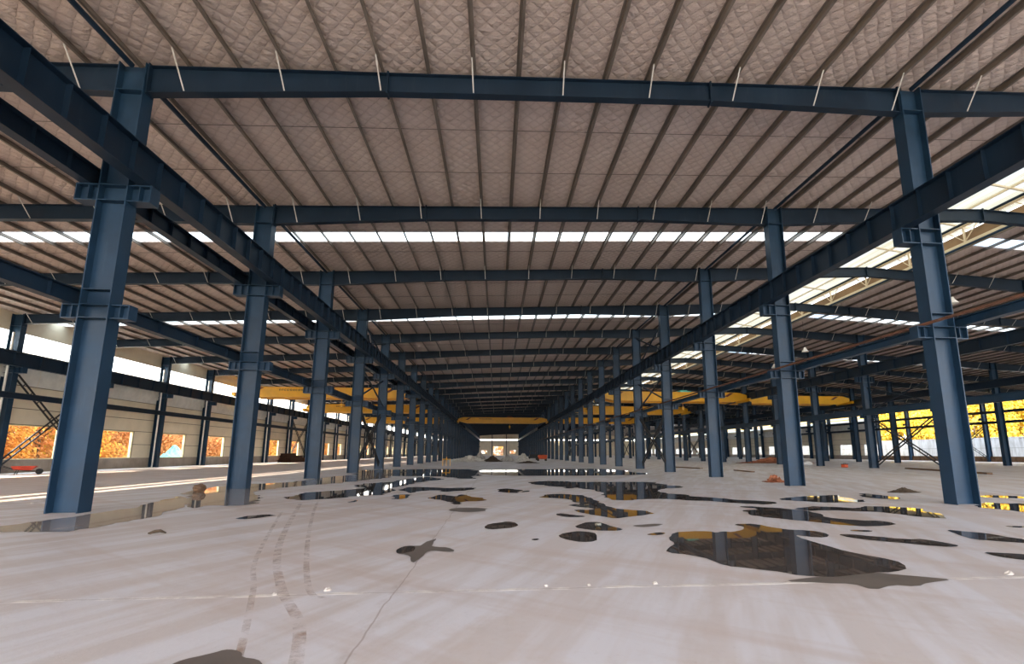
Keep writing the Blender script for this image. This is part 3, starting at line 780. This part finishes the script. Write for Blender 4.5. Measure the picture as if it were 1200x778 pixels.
puddle(V6((-20,200),(90,185),(250,178),(340,160),(450,140),(560,150),(600,165),(500,170),(400,185),(300,205),(230,225),(100,215),(-20,218)), 'stepped puddle below the band that mirrors the left columns')
T = Z(0,560,5)
puddle(T((-60,288),(60,275),(260,255),(300,247),(420,227),(540,212),(620,202),(760,178),(830,155),(900,148),(1000,120),(1080,104),(1120,150),(1000,200),(870,235),(760,250),(620,280),(520,295),(400,318),(270,322),(120,320),(-60,322)), 'long shallow sheet of water in front of the front left column', 'film')
U = Z(220,550,5)
puddle(U((0,125),(80,120),(210,98),(240,92),(360,85),(540,80),(620,70),(700,65),(780,50),(870,40),(1000,30),(1100,25),(1200,20),(1200,45),(1080,60),(960,72),(840,85),(700,95),(560,105),(430,125),(370,135),(440,180),(400,195),(360,210),(240,215),(160,208),(60,225),(0,228)), 'sheet of water wrapped around the second left column', 'film')
puddle(U((560,170),(640,150),(700,135),(780,130),(1000,115),(1080,98),(1200,92),(1200,150),(1000,155),(860,172),(780,175),(660,182)), 'dark pointed puddle mirroring the third left column')
puddle(U((325,285),(350,272),(430,262),(510,268),(480,280),(350,292)), 'small muddy puddle in front of the second left column')
puddle(U((945,190),(1000,178),(1015,183),(970,195)), 'speck of water right of the pointed puddle')
G = Z(180,690,5)
puddle(G((100,440),(160,412),(280,390),(360,372),(410,355),(460,357),(495,372),(490,400),(560,412),(640,440),(690,520),(60,520)), 'dark wet patch cut by the bottom edge', 'damp')

# tyre tracks belong to the floor
def ribbon(px, w):
    p = [Vector(ground(*q)) for q in px]; out = []
    for i in range(len(p)-1):
        a = p[max(i-1,0)]; b = p[i]; c = p[i+1]; d = p[min(i+2,len(p)-1)]
        for j in range(8):
            t_ = j/8; out.append(.5*((2*b)+(c-a)*t_+(2*a-5*b+4*c-d)*t_*t_+(3*b-a-3*c+d)*t_**3))
    out.append(p[-1]); mb = MB(); V = []; Fc = []
    for i, q in enumerate(out):
        dd = (out[min(i+1,len(out)-1)]-out[max(i-1,0)]).normalized(); nn = Vector((-dd.y, dd.x))*w/2
        V += [(q.x-nn.x, q.y-nn.y, .0015), (q.x+nn.x, q.y+nn.y, .0015)]
    for i in range(len(out)-1): Fc.append((2*i, 2*i+2, 2*i+3, 2*i+1))
    return mb.add(V, Fc)
for px, w in (([(352,590),(335,620),(325,650),(330,690),(350,730),(345,790)], .10), ([(372,588),(366,605),(360,640),(362,690),(385,700)], .07), ([(330,600),(302,650),(297,690),(285,750),(270,800)], .06)):
    o = link('tyre_track', ribbon(px, w).mesh('tyre_track', M['track']), fl)

# ------------------------------------------------------------------ loose things
def heap(name, x, y, rx, ry, h, m, label, cat, seed=1, n=26, rough=.25, group=None):
    q = random.Random(seed); V = []; Fc = []; rings = 9
    V.append((0,0,h))
    for i in range(1, rings+1):
        t_ = i/rings
        for k in range(n):
            a = 6.28318*k/n; j = 1+rough*(q.random()-.5)*1.6
            V.append((rx*t_*math.cos(a)*j, ry*t_*math.sin(a)*j, max(-.02, h*((1-t_)**1.15)*(1+rough*(q.random()-.5)*2.2)) if i < rings else -.01))
    for k in range(n): Fc.append((0, 1+k, 1+(k+1)%n))
    for i in range(rings-1):
        for k in range(n): Fc.append((1+i*n+k, 1+(i+1)*n+k, 1+(i+1)*n+(k+1)%n, 1+i*n+(k+1)%n))
    o = link(name, MB().add(V, Fc).mesh(name, m, False), None, (x, y, 0)); tag(o, label, cat, group); return o
heap('soil_heap', 15.2, 17.4, .62, .3, .17, M['soil'], 'small heap of dark soil left of the front right column', 'heap', 2)
g = ground(908, 565); heap('brick_rubble', g[0], g[1], .62, .35, .28, M['brick'], 'reddish heap of broken brick left of the second right column', 'heap', 3, 22, .7)
heap('gravel_heap', -4.3, 83.5, 3.4, 2, 1.0, M['gravel2'], 'long pale gravel heap far ahead, leftmost of the heaps', 'heap', 4)
heap('gravel_heap', -2.8, 86, 1.4, 1.6, 1.55, M['gravel'], 'steep grey gravel heap behind the pale leftmost one', 'heap', 5)
heap('soil_heap', -.6, 83, 1.6, 1.8, 1.0, M['soil'], 'dark brown soil heap far ahead in front of the end door', 'heap', 6)
heap('gravel_heap', 1.9, 85, 1.5, 1.6, 1.1, M['gravel'], 'grey gravel heap far ahead right of the dark soil heap', 'heap', 8)
heap('gravel_heap', 4.5, 83, 1.7, 1.8, 1.35, M['gravel2'], 'big pale gravel heap far ahead, rightmost of the heaps', 'heap', 9)
heap('soil_heap', 4.6, 71, 1.9, 1.2, .3, M['soil'], 'low dark heap lying in front of the rightmost gravel heap', 'heap', 10)
heap('brick_rubble', 41, 69.5, 5.0, 1.2, .7, M['brick'], 'low pinkish rubble bank by the far right columns', 'heap', 12, 30, .5)
# straw-like clump by the left water sheet
def lump(name, x, y, r, squash, m, seed, n=14):
    q = random.Random(seed); V = []; Fc = []; k = 8
    for i in range(k+1):
        ph = math.pi*i/k
        for kk in range(n):
            a = 6.28318*kk/n; j = r*(1+.18*(q.random()-.5)*2)
            V.append((j*math.sin(ph)*math.cos(a), j*math.sin(ph)*math.sin(a), r*squash*.9+j*squash*math.cos(ph)))
    for i in range(k):
        for kk in range(n): Fc.append((i*n+kk, (i+1)*n+kk, (i+1)*n+(kk+1)%n, i*n+(kk+1)%n))
    return link(name, MB().add(V, Fc).mesh(name, m), None, (x, y, 0))
g = ground(233, 577); tag(lump('debris_clump', g[0], g[1], .22, .7, M['wood'], 11), 'round brown clump beside the left sheet of water', 'debris')
# planks and poles
def plank(p0, p1, w, h, m, label, name='timber_plank', cat='plank', z=0):
    a, b = ground(*p0), ground(*p1)
    o = link(name, MB().bar((a[0],a[1],h/2+.005+z),(b[0],b[1],h/2+.005+z), w, h).mesh(name, m)); tag(o, label, cat); return o
plank((1063,549.5),(1160,556), .35, .12, M['wood'], 'long dark timber lying behind the front right column')
plank((786,547.5),(822,549.5), .3, .1, M['wood'], 'thin dark timber lying left of the third right column')
plank((862,551.5),(882,553.5), .35, .08, M['wood'], 'short dark timber lying between the second and third right columns')
# wheelbarrow
wx, wy = -31.6, 36.4
r = empty('wheelbarrow', (wx, wy, 0), .5); tag(r, 'red wheelbarrow parked by the left wall skirt', 'wheelbarrow')
V = [(-.45,-.2,.28),(.40,-.2,.28),(.40,.2,.28),(-.45,.2,.28),(-.6,-.33,.55),(.62,-.33,.55),(.62,.33,.55),(-.6,.33,.55)]
link('tray', MB().add(V, [(3,2,1,0),(0,1,5,4),(1,2,6,5),(2,3,7,6),(3,0,4,7)]).mesh('tray', M['red']), r)
for s in (-1, 1):
    link('handle', MB().tube([(.75,s*.06,.2),(0,s*.2,.26),(-.6,s*.26,.36),(-1.15,s*.27,.6)], .02, 8).mesh('handle', M['black']), r)
    link('leg', MB().tube([(-.3,s*.22,.27),(-.38,s*.24,.0)], .02, 8).mesh('leg', M['black']), r)
link('wheel', MB().tube([(.75,-.05,.19),(.75,.05,.19)], .19, 18).mesh('wheel', M['rubber']), r)
# stack of rusty steel sections by the left wall: every piece a thing
k = 0
for lay, cntp in ((0,5),(1,5),(2,4),(3,2)):
    for j in range(cntp):
        k += 1; mb = MB(); y0 = 77.5+.15*((lay*3+j)%3); ln = 7.0-lay*.8
        x = -32.6+j*.42+lay*.1; z = lay*.34
        mb.box(x-.15,x+.15,y0,y0+ln,z,z+.03); mb.box(x-.15,x+.15,y0,y0+ln,z+.31,z+.34); mb.box(x-.015,x+.015,y0,y0+ln,z+.03,z+.31)
        o = link('steel_section', mb.mesh('steel_section', M['rust'])); tag(o, 'rusty brown steel section in the stack by the left wall', 'steel section', 'stacked rusty steel sections')
# white sack, orange box, small box
g = ground(947, 544.3)
mb = MB(); q = random.Random(5); V = []; Fc = []; n = 16
for i, (t_, rr_) in enumerate(((0,.48),(.12,.55),(.3,.42),(.42,.2),(.5,.05))):
    for kk in range(n): a = 6.28318*kk/n; j = 1+.25*(q.random()-.5); V.append((rr_*1.1*math.cos(a)*j, rr_*.7*math.sin(a)*j, t_))
for i in range(4):
    for kk in range(n): Fc.append((i*n+kk, i*n+(kk+1)%n, (i+1)*n+(kk+1)%n, (i+1)*n+kk))
Fc.append(tuple(range(4*n, 5*n))); Fc.append(tuple(range(n-1,-1,-1)))
o = link('white_sack', mb.add(V, Fc).mesh('white_sack', M['bag'], True), None, (g[0], g[1], 0)); tag(o, 'crumpled white sack on the floor between right columns', 'sack')
g = ground(990, 547.7)
r = empty('tool_box', (g[0], g[1], 0), .3); tag(r, 'small orange red box on the right bay floor', 'box')
link('body', MB().box(-.26,.26,-.18,.18,0,.3).mesh('body', M['orange']), r); link('lid', MB().box(-.28,.28,-.2,.2,.3,.35).mesh('lid', M['black']), r)
link('handle', MB().tube([(-.12,0,.35),(-.12,0,.42),(.12,0,.42),(.12,0,.35)], .015, 8).mesh('handle', M['black']), r)
# machines far ahead
def loader(x, y, m, label, cab, s=1.0):
    r = empty('site_machine', (x, y, 0)); tag(r, label, 'machine')
    b = MB(); b.box(-.75*s,.75*s,-1.1*s,1.1*s,.35*s,.95*s)
    b.add([(-.8*s,-1.9*s,.5*s),(.8*s,-1.9*s,.5*s),(.7*s,-1.2*s,.45*s),(-.7*s,-1.2*s,.45*s),(-.85*s,-2.1*s,1.15*s),(.85*s,-2.1*s,1.15*s),(.85*s,-1.0*s,1.15*s),(-.85*s,-1.0*s,1.15*s)],
          [(3,2,1,0),(4,5,6,7),(0,1,5,4),(1,2,6,5),(2,3,7,6),(3,0,4,7)])
    link('body', b.mesh('body', m), r)
    for wx_ in (-.75, .75):
        for wy_ in (-.75, .8): link('wheel', MB().tube([(wx_*s-.12*s,wy_*s,.36*s),(wx_*s+.12*s,wy_*s,.36*s)], .36*s, 18).mesh('wheel', M['rubber']), r)
    if cab:
        c = MB()
        for px_ in (-.6,.6):
            for py_ in (-.1,.9): c.box(px_*s-.04,px_*s+.04,py_*s-.04,py_*s+.04,.95*s,1.75*s)
        c.box(-.7*s,.7*s,-.2*s,1.0*s,1.75*s,1.85*s); link('cab', c.mesh('cab', M['black']), r)
    else:
        c = MB(); c.box(-.3*s,.3*s,.5*s,.9*s,.95*s,1.35*s); c.tube([(-.3*s,.3*s,.95*s),(-.3*s,.1*s,1.5*s),(.3*s,.1*s,1.5*s),(.3*s,.3*s,.95*s)], .03, 8); link('seat', c.mesh('seat', M['black']), r)
g = ground(635, 540); loader(g[0]+.0, g[1], M['orange'], 'small orange red site machine far ahead right of the gravel heaps', False, .95)
g = ground(624.5, 539); loader(g[0], g[1], M['black'], 'dark site machine with a roofed cab beside the orange one', True, 1.0)
# yellow barrier
g = ground(523, 546); r = empty('yellow_barrier', (g[0], g[1], 0)); tag(r, 'thin yellow barrier far ahead by the left aisle columns', 'barrier')
for px_ in (-.4, 0, .4): link('post', MB().tube([(px_,0,0),(px_,0,.8 if px_ else 1.0)], .035, 8).mesh('post', M['yellow']), r)
link('rail', MB().tube([(-.4,0,.75),(.4,0,.75)], .03, 8).mesh('rail', M['yellow']), r)
# mortar chips on the floor joint
for i, (px_, py_, s_, t_) in enumerate(((322,697,.022,'left of the tyre tracks'),(384,692,.032,'right of the tyre tracks'),(768,684,.026,'in front of the largest puddle'),(1183,673,.04,'near the right edge'),(640,687,.018,'near the centre'),(690,686,.018,'a little right of the centre'))):
    g = ground(px_, py_); q = random.Random(40+i); V = []; n = 9
    for zz, rad in ((0,1),(.5,.9),(.95,.45)):
        for kk in range(n): a = 6.28318*kk/n; j = .7+.6*q.random(); V.append((rad*s_*math.cos(a)*j*1.3, rad*s_*math.sin(a)*j, zz*s_*(.7+.5*q.random()) if zz else 0))
    Fc = [tuple(range(n-1,-1,-1)), tuple(range(2*n,3*n))]
    for lv in range(2):
        for kk in range(n): Fc.append((lv*n+kk, lv*n+(kk+1)%n, (lv+1)*n+(kk+1)%n, (lv+1)*n+kk))
    o = link('mortar_chip', MB().add(V, Fc).mesh('mortar_chip', M['stone']), None, (g[0], g[1], 0)); tag(o, f'broken mortar chip on the cross joint {t_}', 'rubble', 'mortar chips')
g = ground(184, 626); mb = MB(); mb.tube([(-.14,-.02,.02),(-.04,.01,.05),(.05,.0,.06),(.14,.02,.02)], [.012,.028,.026,.01], 8); mb.tube([(-.03,.0,.05),(-.09,-.06,.02)], .012, 6)
o = link('twig', mb.mesh('twig', M['soil'], True), None, (g[0], g[1], 0)); tag(o, 'crooked dark twig on the bare floor in front of the left columns', 'twig')

# ------------------------------------------------------------------ outside: trees, concrete wall, teal tarp
def tree_meshes(h, r, nleaf, size, seed, low):
    q = random.Random(seed); V = []; Fc = []
    blobs = [(q.gauss(0, r*.35), q.gauss(0, r*.35), low+(h-low)*q.random()**.9, r*(.45+.3*q.random())) for _ in range(14)]
    for _ in range(nleaf):
        bx_, by_, bz_, br_ = blobs[q.randrange(len(blobs))]
        d = Vector((q.gauss(0,1), q.gauss(0,1), q.gauss(0,1))).normalized()*br_*(q.random()**.4)
        p = Vector((bx_, by_, bz_))+d
        if p.z < .1: p.z = .1+q.random()*.4
        a = Vector((q.gauss(0,1), q.gauss(0,1), q.gauss(0,1))).normalized(); b = a.orthogonal().normalized(); c = a.cross(b)
        s = size*(.6+.8*q.random()); o = len(V)
        V += [tuple(p-b*s), tuple(p+c*s*.5), tuple(p+b*s), tuple(p-c*s*.5)]; Fc.append((o, o+1, o+2, o+3))
    cm = MB().add(V, Fc)
    tm = MB(); tm.tube([(0,0,-.3),(.08,.03,h*.35),(.0,.1,h*.7),(.05,.1,h*.9)], [r*.07,r*.055,r*.03,.02], 8)
    for i in range(5):
        a = i*1.3; tm.tube([(0,.03,h*(.25+.1*i)),(math.cos(a)*r*.6, math.sin(a)*r*.6, h*(.4+.1*i))], [r*.03,.01], 6)
    return cm, tm
def tree_kind(h, r, n, size, seed, low, leaf):
    cm, tm = tree_meshes(h, r, n, size, seed, low); return cm.mesh('crown', M[leaf]), tm.mesh('trunk', M['bark'])
TL = [tree_kind(6.8, 2.7, 3600, .17, 11, .7, 'leaf_orange'), tree_kind(6.2, 2.6, 3600, .17, 12, .6, 'leaf_brown'), tree_kind(6.5, 2.6, 3600, .17, 14, .7, 'leaf_yellow')]
TR = [tree_kind(13, 4.0, 4200, .30, 21, 2.0, 'leaf_yellow'), tree_kind(12, 4.2, 4200, .30, 22, 2.0, 'leaf_yellow')]
def plant(kind, x, y, rz, s, label, group):
    r = empty('autumn_tree', (x, y, -.3), rz); r.scale = (s, s, s); link('crown', kind[0], r); link('trunk', kind[1], r); tag(r, label, 'tree', group)
y = 28; i = 0
while y < 300:
    k = 0 if y < 52 else (1 if rnd.random() < .75 else 0)
    if rnd.random() < .12: k = 2
    plant(TL[k], -45-rnd.random()*2, y, rnd.random()*6, .95+.2*rnd.random(), 'autumn tree with dense foliage seen through the left window openings', 'autumn trees outside the left windows')
    if y < 180: plant(TL[rnd.randrange(2)], -50-rnd.random()*2, y+2, rnd.random()*6, 1.0+.2*rnd.random(), 'autumn tree with dense foliage seen through the left window openings', 'autumn trees outside the left windows')
    y += 3.6 if y < 150 else 6; i += 1
y = 48
while y < 300:
    plant(TR[i%2], 100+rnd.random()*3, y, rnd.random()*6, .95+.2*rnd.random(), 'bright yellow tree behind the concrete wall beyond the open right side', 'yellow trees beyond the right side')
    plant(TR[(i+1)%2], 108+rnd.random()*3, y+3, rnd.random()*6, 1.1+.2*rnd.random(), 'bright yellow tree behind the concrete wall beyond the open right side', 'yellow trees beyond the right side')
    y += 5.2 if y < 150 else 8; i += 1
for i in range(9):
    plant(TL[i % 2], -13+i*3.2, 309+rnd.random()*3, rnd.random()*6, 1.1, 'autumn tree glimpsed through the openings of the far end wall', 'autumn trees beyond the end wall')
def concwall():
    t = NT('outside_concrete'); p = t.pos(); n = t.noise(t.scale(p, (1, 1, .18)), 1.1, 5, .7)
    col = t.mix(t.mapr(n, .45, .7), (.82,.82,.85,1), (.5,.48,.48,1)); sx = t.n('ShaderNodeSeparateXYZ'); t.l(p, sx.inputs[0])
    j = t.mapr(t.math('PINGPONG', sx.outputs[1], 1.5), .02, .05, 1, 0); col = t.mix(t.math('MULTIPLY', j, .6), col, (.25,.24,.24,1))
    j2 = t.mapr(t.math('ABSOLUTE', t.math('SUBTRACT', sx.outputs[2], 2.4)), .02, .05, 1, 0); col = t.mix(t.math('MULTIPLY', j2, .6), col, (.25,.24,.24,1))
    t.bsdf(col, .8, 0, .2); return t.m
o = link('concrete_wall', MB().box(92, 92.4, 40, 300, -.3, 4.2).box(91.95, 92.45, 40, 300, 4.2, 4.35).mesh('concrete_wall', concwall())); o['kind'] = 'thing'
tag(o, 'long grey white concrete boundary wall beyond the open right side', 'wall')
o = link('earth_kerb', MB().box(84.3, 84.75, 61.3, 101.3, -.3, .9).mesh('earth_kerb', M['earth'])); tag(o, 'low brown kerb along the open right side', 'kerb')
# teal tarp on a leaning pile outside the left wall
heap('tarp_heap', -40.2, 65.8, 2.0, 3.2, 2.4, M['teal'], 'turquoise tarp-covered heap outside a left window opening', 'heap', 31, 20, .12)

# ------------------------------------------------------------------ light
w = bpy.data.worlds.new('sky'); bpy.context.scene.world = w; w.use_nodes = True
nt = w.node_tree; nt.nodes.clear()
bg = nt.nodes.new('ShaderNodeBackground'); ow = nt.nodes.new('ShaderNodeOutputWorld'); tc = nt.nodes.new('ShaderNodeTexCoord'); sp = nt.nodes.new('ShaderNodeSeparateXYZ')
rp = nt.nodes.new('ShaderNodeValToRGB'); nt.links.new(tc.outputs['Generated'], sp.inputs[0]); nt.links.new(sp.outputs[2], rp.inputs[0])
e = rp.color_ramp.elements; e[0].position = 0; e[0].color = (.98,.93,.86,1); e[1].position = .7; e[1].color = (.66,.80,.98,1)
e2 = rp.color_ramp.elements.new(.15); e2.color = (.90,.93,.97,1)
nt.links.new(rp.outputs[0], bg.inputs[0]); bg.inputs[1].default_value = 1.6; nt.links.new(bg.outputs[0], ow.inputs[0])
sd = bpy.data.lights.new('sun', 'SUN'); sd.energy = 7.0; sd.color = (1, .86, .66); sd.angle = .012
so = bpy.data.objects.new('sun', sd); C.objects.link(so)
so.rotation_euler = Vector((1.0, .12, -.50)).to_track_quat('-Z', 'Y').to_euler()
so.location = (-60, 0, 40)

sc = bpy.context.scene
sc.view_settings.view_transform = 'Standard'; sc.view_settings.look = 'None'; sc.view_settings.gamma = 1; sc.view_settings.use_curve_mapping = False
sc.view_settings.exposure = 2.25
sc.cycles.max_bounces = 14; sc.cycles.diffuse_bounces = 8; sc.cycles.glossy_bounces = 5; sc.cycles.transmission_bounces = 6; sc.cycles.transparent_max_bounces = 12
sc.cycles.sample_clamp_indirect = 6; sc.cycles.use_denoising = True
